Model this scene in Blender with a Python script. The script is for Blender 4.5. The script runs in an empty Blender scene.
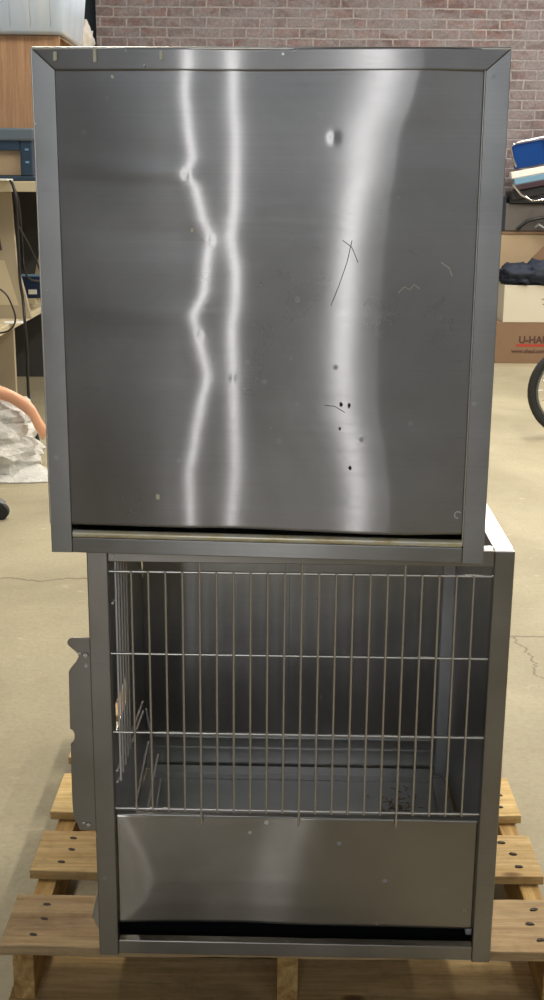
import bpy, math, random
from mathutils import Vector, Matrix, noise
C = bpy.context.scene.collection
R = math.radians
random.seed(7)

# ------------------------------------------------------------------ camera
CAMZ, F, PITCH, ROLL = 1.54, 1199.3, 0.2590, 0.0079
cp, sp = math.cos(PITCH), math.sin(PITCH)
FW, UP, RT = Vector((0, cp, -sp)), Vector((0, sp, cp)), Vector((1, 0, 0))
R2 = RT*math.cos(ROLL)+UP*math.sin(ROLL)
U2 = -RT*math.sin(ROLL)+UP*math.cos(ROLL)
cam = bpy.data.cameras.new('camera'); co = bpy.data.objects.new('camera', cam); C.objects.link(co)
m = Matrix((R2, U2, -FW)).transposed().to_4x4(); m.translation = Vector((0, 0, CAMZ)); co.matrix_world = m
cam.sensor_fit = 'VERTICAL'; cam.sensor_height = 36; cam.sensor_width = 36*.544; cam.lens = F/1000*36
cam.clip_start = .05
bpy.context.scene.camera = co

def at(px, py, Y):
    """world point on the vertical plane y = Y"""
    d = R2*((px-272)/F)+U2*((500-py)/F)+FW
    return Vector((0, 0, CAMZ))+d*(Y/d.y)

# ------------------------------------------------------------------ node helpers
def newmat(name):
    m = bpy.data.materials.new(name); m.use_nodes = True
    nt = m.node_tree; nt.nodes.clear()
    out = nt.nodes.new('ShaderNodeOutputMaterial'); b = nt.nodes.new('ShaderNodeBsdfPrincipled')
    nt.links.new(b.outputs[0], out.inputs[0])
    return m, nt, b
class N:
    def __init__(s, nt): s.nt = nt
    def n(s, t, **kw):
        x = s.nt.nodes.new(t)
        for k, v in kw.items(): setattr(x, k, v)
        return x
    def put(s, sock, v):
        if hasattr(v, 'is_output') or isinstance(v, bpy.types.NodeSocket): s.nt.links.new(v, sock)
        else: sock.default_value = v
    def obj(s): return s.n('ShaderNodeTexCoord').outputs['Object']
    def pos(s): return s.n('ShaderNodeNewGeometry').outputs['Position']
    def mapp(s, v, scale=(1,1,1), loc=(0,0,0), rot=(0,0,0)):
        x = s.n('ShaderNodeMapping'); s.put(x.inputs[0], v); x.inputs['Scale'].default_value = scale
        x.inputs['Location'].default_value = loc; x.inputs['Rotation'].default_value = rot
        return x.outputs[0]
    def noise(s, v, scale=5, detail=4, rough=.55, dist=0):
        x = s.n('ShaderNodeTexNoise'); s.put(x.inputs['Vector'], v); x.inputs['Scale'].default_value = scale
        x.inputs['Detail'].default_value = detail; x.inputs['Roughness'].default_value = rough; x.inputs['Distortion'].default_value = dist
        return x.outputs['Fac']
    def vor(s, v, scale=5, feat='F1'):
        x = s.n('ShaderNodeTexVoronoi', feature=feat); s.put(x.inputs['Vector'], v); x.inputs['Scale'].default_value = scale
        return x.outputs['Distance']
    def ramp(s, v, stops):
        x = s.n('ShaderNodeValToRGB'); s.put(x.inputs[0], v); e = x.color_ramp.elements
        while len(e) < len(stops): e.new(.5)
        for i, (p, c) in enumerate(stops):
            e[i].position = p; e[i].color = (c, c, c, 1) if isinstance(c, (int, float)) else (*c, 1)
        return x.outputs[0]
    def math(s, op, a, b=0.0, c=0.0):
        x = s.n('ShaderNodeMath', operation=op); s.put(x.inputs[0], a); s.put(x.inputs[1], b); s.put(x.inputs[2], c); return x.outputs[0]
    def mix(s, f, a, b, blend='MIX'):
        x = s.n('ShaderNodeMix', data_type='RGBA', blend_type=blend); s.put(x.inputs[0], f)
        for i, v in ((6, a), (7, b)):
            s.put(x.inputs[i], (*v, 1) if isinstance(v, tuple) and len(v) == 3 else v)
        return x.outputs[2]
    def sep(s, v):
        x = s.n('ShaderNodeSeparateXYZ'); s.put(x.inputs[0], v); return x.outputs
    def comb(s, a, b, c):
        x = s.n('ShaderNodeCombineXYZ'); s.put(x.inputs[0], a); s.put(x.inputs[1], b); s.put(x.inputs[2], c); return x.outputs[0]
    def bump(s, h, strength=.3, dist=.01):
        x = s.n('ShaderNodeBump'); s.put(x.inputs['Height'], h); x.inputs['Strength'].default_value = strength; x.inputs['Distance'].default_value = dist
        return x.outputs[0]

def srgb(r, g, b):
    return tuple(((c/255)/12.92 if c/255 <= .04045 else ((c/255+.055)/1.055)**2.4) for c in (r, g, b))

def simple(name, col, rough=.6, metal=0, var=.12, scale=20, bump=0, **kw):
    m, nt, b = newmat(name); n = N(nt)
    f = n.noise(n.obj(), scale, 4)
    dark = tuple(c*(1-var) for c in col); lite = tuple(min(1, c*(1+var)) for c in col)
    n.put(b.inputs['Base Color'], n.mix(f, dark, lite)); b.inputs['Roughness'].default_value = rough; b.inputs['Metallic'].default_value = metal
    if bump: n.put(b.inputs['Normal'], n.bump(n.noise(n.obj(), scale*3, 3), bump, .003))
    for k, v in kw.items(): b.inputs[k.replace('_', ' ')].default_value = v
    return m

def steel(name, col=(.50, .495, .49), rough=.30, aniso=.8, rot=0.0, dirt=.5, spots=True, streak_vertical=False):
    m, nt, b = newmat(name); n = N(nt)
    o = n.obj()
    brushed = n.noise(n.mapp(o, (2, 2, 900) if not streak_vertical else (900, 900, 2)), 1, 3, .6)
    cloud = n.noise(o, 4, 5, .6, .4)
    c = n.mix(n.ramp(cloud, [(.3, 0), (.75, 1)]), tuple(x*.82 for x in col), tuple(min(1, x*1.1) for x in col))
    c = n.mix(n.math('MULTIPLY', n.ramp(brushed, [(.3, 0), (.7, 1)]), .22), c, tuple(x*.6 for x in col))
    met = 1.0
    rg = n.math('ADD', rough-.07, n.math('MULTIPLY', cloud, .12))
    if spots:
        # water marks, dust specks and scuffs that stay put
        v = n.vor(n.mapp(o, (1, 1, 1), (.3, .1, .7)), 16)
        sp_ = n.ramp(v, [(.0, 1), (.055, .9), (.085, 0)])
        gate = n.ramp(n.noise(n.mapp(o, (1, 1, 1), (5, 2, 1)), 5, 2), [(.43, 0), (.52, 1)])
        mk = n.math('MULTIPLY', sp_, gate)
        v2 = n.ramp(n.vor(n.mapp(o, (1, 1, .8), (2, 7, 3)), 34), [(.0, 1), (.05, 0)])
        g2 = n.ramp(n.noise(n.mapp(o, (1, 1, 1), (9, 2, 4)), 9, 2), [(.52, 0), (.60, 1)])
        mk2 = n.math('MULTIPLY', v2, g2)
        c = n.mix(n.math('MULTIPLY', mk, .55), c, (.50, .50, .50))
        c = n.mix(mk2, c, (.62, .60, .56))
        st = n.noise(n.mapp(o, (1, 1, 4), (1, 1, 1), (0, .5, 0)), 9, 6, .7, 1.5)
        c = n.mix(n.math('MULTIPLY', n.ramp(st, [(.64, 0), (.72, 1)]), dirt*.4), c, (.16, .13, .10))
        rg = n.math('ADD', rg, n.math('MULTIPLY', mk, .2))
        met = n.math('SUBTRACT', 1.0, n.math('MAXIMUM', n.math('MULTIPLY', mk2, .8), n.math('MULTIPLY', mk, .30)))
    n.put(b.inputs['Base Color'], c); n.put(b.inputs['Metallic'], met); n.put(b.inputs['Roughness'], rg)
    b.inputs['Anisotropic'].default_value = aniso; b.inputs['Anisotropic Rotation'].default_value = rot
    n.put(b.inputs['Normal'], n.bump(n.math('ADD', brushed, n.math('MULTIPLY', n.noise(n.mapp(o, (60, 60, 500)), 1, 2), .6)), .035, .002))
    t = n.n('ShaderNodeTangent', direction_type='UV_MAP', uv_map='UVMap'); n.put(b.inputs['Tangent'], t.outputs[0])
    return m

# ------------------------------------------------------------------ mesh builder
class MB:
    def __init__(s): s.v = []; s.f = []; s.sm = []
    def add(s, vs, fs, smooth=False):
        k = len(s.v); s.v += [Vector(v) for v in vs]; s.f += [tuple(i+k for i in f) for f in fs]; s.sm += [smooth]*len(fs); return s
    def box(s, x0, x1, y0, y1, z0, z1, M=None):
        vs = [Vector(p) for p in ((x0,y0,z0),(x1,y0,z0),(x1,y1,z0),(x0,y1,z0),(x0,y0,z1),(x1,y0,z1),(x1,y1,z1),(x0,y1,z1))]
        if M: vs = [M@v for v in vs]
        return s.add(vs, [(0,3,2,1),(4,5,6,7),(0,1,5,4),(1,2,6,5),(2,3,7,6),(3,0,4,7)])
    def tube(s, pts, r, seg=10, closed=False):
        pts = [Vector(p) for p in pts]; n = len(pts); rings = []
        rr = r if isinstance(r, (list, tuple)) else [r]*n
        prev = None
        for i, p in enumerate(pts):
            a = pts[(i-1) % n] if (closed or i) else p; b = pts[(i+1) % n] if (closed or i < n-1) else p
            t = (b-a).normalized()
            u = prev-t*prev.dot(t) if prev is not None else t.orthogonal()
            if u.length < 1e-6: u = t.orthogonal()
            u.normalize(); prev = u; w = t.cross(u)
            rings.append([p+(u*math.cos(2*math.pi*k/seg)+w*math.sin(2*math.pi*k/seg))*rr[i] for k in range(seg)])
        vs = [v for g in rings for v in g]; fs = []
        for i in range(n if closed else n-1):
            a, b = i*seg, ((i+1) % n)*seg
            for k in range(seg): fs.append((a+k, a+(k+1) % seg, b+(k+1) % seg, b+k))
        s.add(vs, fs, True)
        if not closed:
            s.add(rings[0], [tuple(reversed(range(seg)))]); s.add(rings[-1], [tuple(range(seg))])
        return s
    def prism(s, poly, f0, f1):
        """poly of 2D points; f0/f1 map a 2D point to 3D for the two caps"""
        n = len(poly); vs = [f0(*p) for p in poly]+[f1(*p) for p in poly]
        fs = [tuple(range(n)), tuple(reversed(range(n, 2*n)))]
        for i in range(n): j = (i+1) % n; fs.append((i, i+n, j+n, j))
        return s.add(vs, fs)
    def blob(s, c, r, seed=0, amp=.3, freq=3, sub=(28, 18), crease=0):
        nu, nv = sub; c = Vector(c); vs = []; fs = []
        for j in range(nv+1):
            th = math.pi*j/nv
            for i in range(nu):
                ph = 2*math.pi*i/nu; d = Vector((math.sin(th)*math.cos(ph), math.sin(th)*math.sin(ph), math.cos(th)))
                q = d*freq+Vector((seed*3.1, seed*1.7, seed))
                a = 1+amp*noise.noise(q)+amp*.5*noise.noise(q*2.3)+crease*(abs(noise.noise(q*2.1+Vector((9, 1, 3))))-.2)
                p = c+Vector((d.x*r[0], d.y*r[1], d.z*r[2]))*a
                vs.append(p)
        for j in range(nv):
            for i in range(nu):
                k = (i+1) % nu; fs.append((j*nu+i, (j+1)*nu+i, (j+1)*nu+k, j*nu+k))
        return s.add(vs, fs, True)
    def build(s, name, mat, parent=None, bevel=0, loc=None, rot=None, recalc=True):
        me = bpy.data.meshes.new(name); me.from_pydata([tuple(v) for v in s.v], [], s.f); me.update()
        if recalc:
            import bmesh
            b = bmesh.new(); b.from_mesh(me); bmesh.ops.recalc_face_normals(b, faces=b.faces); b.to_mesh(me); b.free()
        for p, sm in zip(me.polygons, s.sm): p.use_smooth = sm
        uv = me.uv_layers.new(name='UVMap')
        for p in me.polygons:
            nn = p.normal; ax = max(range(3), key=lambda i: abs(nn[i]))
            for li in p.loop_indices:
                q = me.vertices[me.loops[li].vertex_index].co
                uv.data[li].uv = (q.x, q.z) if ax == 1 else ((q.y, q.z) if ax == 0 else (q.x, q.y))
        me.materials.append(mat)
        o = bpy.data.objects.new(name, me); C.objects.link(o)
        if parent: o.parent = parent
        if loc: o.location = loc
        if rot: o.rotation_euler = rot
        if bevel:
            md = o.modifiers.new('bevel', 'BEVEL'); md.width = bevel; md.segments = 2; md.limit_method = 'ANGLE'; md.harden_normals = False
        return o
def tag(o, label, cat, group=None, kind=None):
    if label: o['label'] = label
    if cat: o['category'] = cat
    if group: o['group'] = group
    if kind: o['kind'] = kind
    return o
def thing(name, label, cat, loc=(0,0,0), rz=0, group=None):
    o = bpy.data.objects.new(name, None); C.objects.link(o); o.location = loc; o.rotation_euler = (0, 0, rz); o.empty_display_size = .1
    return tag(o, label, cat, group)
def dup(o, loc=None, parent=None):
    c = o.copy(); C.objects.link(c)
    c.parent = parent or o.parent
    if loc is not None: c.location = loc
    return c
def struct(o): o['kind'] = 'structure'; return o
def text(name, body, size, mat, parent, loc, rot=(R(90), 0, 0), extrude=.0006, bold=0):
    cu = bpy.data.curves.new(name, 'FONT'); cu.body = body; cu.size = size; cu.extrude = extrude; cu.offset = bold
    t = bpy.data.objects.new('tmp', cu); C.objects.link(t); bpy.context.view_layer.update()
    me = bpy.data.meshes.new_from_object(t.evaluated_get(bpy.context.evaluated_depsgraph_get()))
    bpy.data.objects.remove(t); me.name = name; me.materials.clear(); me.materials.append(mat)
    o = bpy.data.objects.new(name, me); C.objects.link(o); o.parent = parent; o.location = loc; o.rotation_euler = rot
    return o

# ------------------------------------------------------------------ materials
M = {}
M['panel'] = steel('brushed_steel_panel', (.41, .395, .385), .30, 1.0, .25)
M['kick'] = steel('brushed_kick_steel', (.40, .375, .34), .23, 1.0, .25)
M['frame'] = steel('brushed_steel_frame', (.37, .365, .355), .32, .75, .25, .3)
M['frame2'] = steel('dull_steel_frame', (.38, .36, .33), .36, .6, .25, .4)
M['inner'] = steel('inner_steel', (.62, .60, .57), .36, .4, .25, .9)
M['wire'] = simple('wire_steel', (.66, .63, .58), .35, .75, .1, 60)
M['wire2'] = simple('bright_wire_steel', (.84, .82, .78), .3, .8, .1, 60)
M['brass'] = None
def mat_brass():
    m, nt, b = newmat('stained_steel_lip'); n = N(nt)
    f = n.noise(n.mapp(n.obj(), (14, 1, 60)), 1, 5, .7)
    n.put(b.inputs['Base Color'], n.ramp(f, [(.3, (.50, .36, .16)), (.48, (.85, .76, .50)), (.62, (.88, .86, .78)), (.75, (.45, .33, .16))]))
    b.inputs['Metallic'].default_value = .25; b.inputs['Roughness'].default_value = .25
    return m
M['brass'] = mat_brass()
M['cream'] = simple('tape_residue', srgb(250, 242, 215), .8, 0, .12, 200)
M['white'] = simple('white_plastic', (.78, .78, .77), .5)
M['screw'] = simple('screw_metal', (.78, .78, .78), .25, 1)
M['black'] = simple('black_plastic', (.012, .013, .015), .45, 0, .3)
M['rubber'] = simple('black_rubber', (.02, .022, .024), .7, 0, .3, 60, .3)
M['dark'] = simple('slot_shade', (.01, .012, .015), .6)  # near-black that paints the shade in the slot below the kick panel

def mat_wood(name, base, dark, axis='x', seed=0, stain=.5):
    m, nt, b = newmat(name); n = N(nt); o = n.obj()
    sc = (1.6, 26, 26) if axis == 'x' else (26, 1.6, 26)
    g = n.noise(n.mapp(o, sc, (seed, seed*2, 0)), 1, 6, .62, 1.2)
    fine = n.noise(n.mapp(o, tuple(x*5 for x in sc), (seed, 0, 0)), 1, 3, .7)
    c = n.mix(n.ramp(g, [(.34, 0), (.66, 1)]), dark, base)
    c = n.mix(n.math('MULTIPLY', n.ramp(fine, [(.35, 1), (.6, 0)]), .35), c, tuple(x*.55 for x in dark))
    st = n.noise(n.mapp(o, (2.5, 7, 7), (seed*5, 3, 1)), 1.2, 5, .7, .6)
    c = n.mix(n.math('MULTIPLY', n.ramp(st, [(.52, 0), (.72, 1)]), stain), c, srgb(96, 74, 52))
    kn = n.vor(n.mapp(o, (3.2, 7, 3) if axis == 'x' else (7, 3.2, 3), (seed*1.3, seed*.7, 0)), 1.0)
    c = n.mix(n.ramp(kn, [(.0, .85), (.05, .7), (.09, 0)]), c, srgb(92, 60, 36))
    c = n.mix(n.math('MULTIPLY', n.ramp(n.noise(o, 30, 4, .7), [(.5, 0), (.7, 1)]), .25), c, srgb(120, 96, 70))
    n.put(b.inputs['Base Color'], c); b.inputs['Roughness'].default_value = .75; b.inputs['Specular IOR Level'].default_value = .25
    n.put(b.inputs['Normal'], n.bump(g, .35, .004))
    return m
M['board'] = [mat_wood('pallet_board_%s' % k, srgb(*c1), srgb(*c2), 'x', i, st) for i, (k, c1, c2, st) in enumerate(
    [('grey', (206, 180, 140), (174, 144, 106), .45), ('tan', (230, 202, 150), (196, 162, 108), .35), ('yellow', (242, 214, 156), (208, 174, 114), .3)])]
M['stringer'] = mat_wood('pallet_stringer_wood', srgb(214, 180, 118), srgb(160, 118, 66), 'y', 4, .2)
M['cabwood'] = None
def mat_cabwood():
    m, nt, b = newmat('brown_box_board'); n = N(nt); o = n.obj()
    g = n.noise(n.mapp(o, (40, 40, 2)), 1, 5, .65, .6)
    f = n.noise(o, 60, 3, .7)
    c = n.mix(n.ramp(g, [(.3, 0), (.7, 1)]), srgb(172, 132, 102), srgb(214, 174, 140))
    c = n.mix(n.math('MULTIPLY', f, .3), c, srgb(120, 84, 56))
    n.put(b.inputs['Base Color'], c); b.inputs['Roughness'].default_value = .8
    return m
M['cabwood'] = mat_cabwood()
M['card'] = simple('brown_cardboard', srgb(132, 106, 84), .85, 0, .10, 8)
M['cardtan'] = simple('tan_cardboard', srgb(168, 148, 122), .85, 0, .08, 10)
M['whitecard'] = simple('white_cardboard', srgb(206, 200, 184), .8, 0, .05, 5)
M['beige'] = simple('beige_laminate', srgb(172, 160, 138), .6, 0, .05, 6)
M['beige2'] = simple('beige_edge', srgb(200, 188, 160), .5, 0, .04, 6)
M['greygap'] = simple('grey_fabric_and_shade', srgb(70, 70, 72), .8, 0, .1, 30)
M['teal'] = simple('slate_blue_plastic', srgb(38, 60, 84), .42, 0, .15, 10)
M['slate'] = simple('slate_grey_lid', srgb(96, 110, 124), .5, 0, .08, 10)
M['blue'] = simple('glossy_blue_vinyl', srgb(18, 62, 130), .2, 0, .15, 8)
M['lightblue'] = simple('pale_blue_trim', srgb(110, 150, 180), .35, 0, .1, 8)
M['maroon'] = simple('dark_maroon_trim', srgb(58, 40, 52), .4, 0, .1, 8)
M['chrome'] = simple('chrome', (.85, .86, .88), .1, 1, .05)
M['navy'] = simple('navy_fabric', srgb(24, 34, 52), .7, 0, .3, 20, .3)
M['red'] = simple('red_ink', srgb(168, 62, 50), .8)
M['ink'] = simple('dark_ink', srgb(84, 54, 50), .8)
M['paper'] = simple('white_paper', srgb(236, 236, 232), .8, 0, .02)
M['greymetal'] = simple('mid_grey_metal', srgb(120, 122, 124), .4, .6)

def mat_tote():
    m, nt, b = newmat('clear_storage_plastic'); n = N(nt); o = n.obj()
    f = n.noise(n.mapp(o, (9, 9, .8)), 1, 4, .6)
    n.put(b.inputs['Base Color'], n.mix(f, (.42, .60, .88), (.92, .96, 1)))
    b.inputs['Roughness'].default_value = .25; b.inputs['Transmission Weight'].default_value = .12; b.inputs['IOR'].default_value = 1.3
    b.inputs['Specular IOR Level'].default_value = .6
    return m
M['tote'] = mat_tote()
def mat_bag(name, col, tr=.35, alpha=.9):
    m, nt, b = newmat(name); n = N(nt); o = n.obj()
    f = n.noise(o, 9, 5, .65, 1.5)
    n.put(b.inputs['Base Color'], n.mix(n.ramp(f, [(.3, 0), (.7, 1)]), tuple(c*.62 for c in col), col))
    b.inputs['Roughness'].default_value = .25
    b.inputs['Transmission Weight'].default_value = tr; b.inputs['IOR'].default_value = 1.15
    n.put(b.inputs['Normal'], n.bump(n.noise(n.mapp(o, (1, 1, 2.2), (0, 0, 0), (0, .5, .3)), 14, 4, .6, 3.5), .55, .02))
    return m
M['bag'] = mat_bag('clear_film_plastic', (.96, .96, .94), .1)
M['bag2'] = mat_bag('grey_film_plastic', (.86, .87, .87), .1)
M['orange'] = simple('salmon_film_plastic', srgb(244, 184, 152), .35, 0, .10, 12, .3)

def mat_floor():
    m, nt, b = newmat('worn_concrete'); n = N(nt); p = n.pos(); s = n.sep(p)
    big = n.noise(p, .8, 6, .62, .5); mid = n.noise(n.mapp(p, (1, 1, 1), (3, 8, 0)), 5, 6, .7); fine = n.noise(p, 60, 4, .7)
    c = n.mix(n.ramp(big, [(.3, 0), (.72, 1)]), srgb(148, 140, 115), srgb(188, 179, 152))
    c = n.mix(n.math('MULTIPLY', n.ramp(mid, [(.30, 1), (.50, 0)]), .35), c, srgb(150, 136, 106))
    c = n.mix(n.math('MULTIPLY', n.ramp(fine, [(.3, 1), (.55, 0)]), .30), c, srgb(128, 116, 92))
    # pale trowel flecks and small dark debris
    fl = n.ramp(n.noise(n.mapp(p, (9, 22, 1), (2, 1, 0), (0, 0, .4)), 1, 5, .7, 1.5), [(.62, 0), (.70, 1)])
    c = n.mix(n.math('MULTIPLY', fl, .35), c, srgb(228, 220, 190))
    db = n.math('MULTIPLY', n.ramp(n.vor(n.mapp(p, (1, 1.7, 1), (0, 0, 0), (0, 0, .5)), 7), [(.0, 1), (.055, 0)]),
                n.ramp(n.noise(n.mapp(p, (1, 1, 1), (7, 7, 0)), 2.3, 3), [(.55, 0), (.6, 1)]))
    c = n.mix(n.math('MULTIPLY', db, .7), c, srgb(90, 70, 52))
    # a later slab pour: a joint in y, slightly warmer on the near side
    # cracks
    wob = n.math('SUBTRACT', n.noise(n.mapp(p, (1, 0, 0)), 2.6, 8, .62), .5)
    wob2 = n.math('SUBTRACT', n.noise(n.mapp(p, (0, 1, 0), (0, 3, 0)), 5, 6, .65), .5)
    def band(coord, pos, w, wb, amp):
        d = n.math('ABSOLUTE', n.math('ADD', n.math('SUBTRACT', coord, pos), n.math('MULTIPLY', wb, amp)))
        return n.math('SUBTRACT', 1.0, n.math('MINIMUM', n.math('DIVIDE', d, w), 1.0))
    left = n.math('LESS_THAN', s[0], -.2); right = n.math('GREATER_THAN', s[0], .8)
    k = n.math('MULTIPLY', band(s[1], 4.56, .011, wob, .28), left)
    k = n.math('MAXIMUM', k, n.math('MULTIPLY', band(s[1], 3.95, .010, wob, .2), right))
    k2 = n.math('MULTIPLY', band(s[0], .875, .006, wob2, .26), n.math('MULTIPLY', n.math('LESS_THAN', s[1], 3.96), n.math('GREATER_THAN', s[1], 3.45)))
    k = n.math('MAXIMUM', k, k2)
    k = n.math('MAXIMUM', k, n.math('MULTIPLY', band(s[1], 6.05, .006, wob, .15), n.math('MULTIPLY', right, .35)))
    c = n.mix(n.math('MULTIPLY', k, .75), c, srgb(92, 82, 66))
    # dark oil stains further back
    n.put(b.inputs['Base Color'], c); b.inputs['Roughness'].default_value = .62
    n.put(b.inputs['Roughness'], n.math('ADD', .5, n.math('MULTIPLY', mid, .25)))
    n.put(b.inputs['Normal'], n.bump(n.math('ADD', fine, n.math('MULTIPLY', k, -1.5)), .25, .004))
    return m
def mat_brick():
    m, nt, b = newmat('old_hazed_brick'); n = N(nt); p = n.pos(); s = n.sep(p)
    wx = n.math('MULTIPLY', n.math('SUBTRACT', n.noise(p, 5, 4, .7), .5), .035)
    wz = n.math('MULTIPLY', n.math('SUBTRACT', n.noise(n.mapp(p, (1, 1, 1), (4, 4, 4)), 6, 4, .7), .5), .022)
    v = n.comb(n.math('ADD', n.math('ADD', s[0], s[1]), wx), n.math('ADD', s[2], wz), 0.0)
    t = n.n('ShaderNodeTexBrick'); n.put(t.inputs['Vector'], v)
    t.inputs['Color1'].default_value = (*srgb(116, 86, 84), 1); t.inputs['Color2'].default_value = (*srgb(146, 118, 116), 1)
    t.inputs['Mortar'].default_value = (*srgb(180, 174, 174), 1); t.inputs['Scale'].default_value = 1
    t.inputs['Mortar Size'].default_value = .009; t.inputs['Mortar Smooth'].default_value = .5; t.inputs['Bias'].default_value = -.1
    t.inputs['Brick Width'].default_value = .235; t.inputs['Row Height'].default_value = .084
    cell = n.noise(n.mapp(v, (4.25, 11.9, 1)), 1, 0)
    t_out = n.mix(n.ramp(cell, [(.35, 0), (.42, .6), (.6, .6), (.66, 0)]), t.outputs[0], n.mix(t.outputs[1], srgb(92, 78, 82), srgb(172, 166, 166)))
    # cement wash smeared over part of the bricks, its bluish grey standing in for haze
    w = n.noise(n.mapp(p, (1, 1, 1.6), (1, 0, 0)), 2.1, 8, .72, .7)
    w2 = n.noise(n.mapp(p, (1, 1, 1), (8, 0, 2)), 16, 5, .75)
    wash = n.math('ADD', n.ramp(w, [(.36, 0), (.62, .85)]), n.ramp(w2, [(.48, 0), (.66, .5)]))
    c = n.mix(n.math('MINIMUM', wash, .72), t_out, srgb(150, 148, 154))
    c = n.mix(n.math('MULTIPLY', n.ramp(n.noise(p, 40, 4, .8), [(.4, 1), (.6, 0)]), .35), c, srgb(80, 68, 66))
    n.put(b.inputs['Base Color'], c); b.inputs['Roughness'].default_value = .9
    n.put(b.inputs['Normal'], n.bump(n.math('ADD', n.math('MULTIPLY', t.outputs[1], -1.0), n.noise(p, 30, 4, .7)), .5, .01))
    return m
M['floor'] = mat_floor(); M['brick'] = mat_brick()
M['plaster'] = simple('grey_plaster', srgb(120, 118, 116), .9, 0, .2, 3)
M['ceil'] = simple('ceiling_board', srgb(96, 94, 92), .9, 0, .15, 3)
M['darkteal'] = simple('dark_teal_paint', srgb(44, 62, 74), .6, 0, .15, 4)

# ------------------------------------------------------------------ the room
X0, X1, Y0, Y1, H = -2.6, 6.0, -4.6, 11.3, 4.6
struct(MB().box(X0-.2, X1+.2, Y0-.2, Y1+1.2, -.2, 0).build('floor', M['floor']))
struct(MB().box(X0-.2, X1+.2, Y0-.2, Y1+1.2, H, H+.2).build('ceiling', M['ceil']))
struct(MB().box(-1.585, X1+.2, Y1, Y1+.3, 0, H).build('wall_back', M['brick']))
struct(MB().box(X0-.2, -1.585, Y1+.5, Y1+.8, 0, H).build('wall_alcove', M['darkteal']))
struct(MB().box(X0-.2, X0, Y0-.2, Y1+.5, 0, H).build('wall_left', M['plaster']))
struct(MB().box(X1, X1+.2, Y0-.2, Y1, 0, H).build('wall_right', M['brick']))
# rear wall (behind the camera) with openings added for the cool fill and the streak strip
wb = MB(); wb.box(X0, -1.06, Y0-.2, Y0, 0, 3.2); wb.box(-.84, X1, Y0-.2, Y0, 0, 3.2); wb.box(-1.06, -.84, Y0-.2, Y0, 3.1, 3.2); wb.box(-1.06, -.84, Y0-.2, Y0, 0, .1)
wb.box(X0, X1, Y0-.2, Y0, 4.2, H); wb.box(4.6, X1, Y0-.2, Y0, 3.2, 4.2)
struct(wb.build('wall_rear', simple('pale_plaster', srgb(170, 172, 175), .9, 0, .1, 3)))

# ------------------------------------------------------------------ lights
def area(name, loc, target, sx, sy, power, col):
    l = bpy.data.lights.new(name, 'AREA'); l.shape = 'RECTANGLE'; l.size = sx; l.size_y = sy; l.energy = power; l.color = col
    o = bpy.data.objects.new(name, l); C.objects.link(o); o.location = loc
    o.rotation_euler = (Vector(target)-Vector(loc)).to_track_quat('-Z', 'Y').to_euler(); return o
WARM = (1, .92, .77); COOL = (.84, .91, 1)
for x in (-.9, 2.1, 4.6):
    for y in (4.6, 8.4):
        area('ceiling_lamp', (x, y, H-.25), (x, y, 0), .3, 2.4, {-.9: 80, 2.1: 135, 4.6: 120}[x], WARM)
area('ceiling_lamp', (3.6, -3, H-.25), (3.6, -3, 0), .3, 2.4, 12, WARM)
# unseen cool light added high behind, tinting the panel's top
area('cool_fill_light', (1.0, Y0-.1, 3.6), (1.0, 6, 2.9), 7.1, .9, 72, (.80, .89, 1))
# tall narrow strip, unseen: added to draw the streaks on the buckled sheets
SLX, SLY = -.95, Y0-.1
area('streak_strip_light', (SLX, SLY, 1.6), (SLX, 1.9, 1.6),   .2, 2.9, 30, (.97, .98, 1))
for x in (0, 2.4, 4.8): area('cool_fill_light', (x, Y1-.05, 3.95), (x, 3, 1.0), 1.4, 1.0, 60, COOL)  # unseen cool lights, added above the view to whiten the cage's top flange
w = bpy.data.worlds.new('world'); bpy.context.scene.world = w; w.use_nodes = True
w.node_tree.nodes['Background'].inputs[0].default_value = (.75, .82, 1, 1); w.node_tree.nodes['Background'].inputs[1].default_value = .1

# ------------------------------------------------------------------ pallet
pal = thing('wooden_pallet', 'worn wooden pallet on the concrete carrying both steel cages', 'pallet', (-.4985, 1.9742, 0), -.0040)
PW, PZ = 1.0726, .14
spans = [(0, .172), (.257, .422), (.503, .690), (.775, .93), (1.02, 1.19)]
def rough_board(x0, x1, y0, y1, z0, z1, seed):
    """board with slightly wavy edges and broken corners"""
    n = 24; top = []; rnd = random.Random(seed)
    vs = []; fs = []
    for i in range(n+1):
        x = x0+(x1-x0)*i/n
        a = y0+.002*math.sin(i*.7+seed)+rnd.uniform(-.0012, .0012); b = y1+.002*math.sin(i*.5+2*seed)+rnd.uniform(-.0012, .0012)
        zz = .0008*math.sin(i*.4+seed)
        vs += [(x, a, z0), (x, b, z0), (x, b, z1+zz-.0008), (x, a, z1+zz-.0008)]
    for i in range(n):
        for k in range(4): fs.append((4*i+k, 4*i+(k+1) % 4, 4*i+4+(k+1) % 4, 4*i+4+k))
    fs += [(0, 1, 2, 3), (4*n+3, 4*n+2, 4*n+1, 4*n)]
    return MB().add(vs, fs)
nail_src = None
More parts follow.
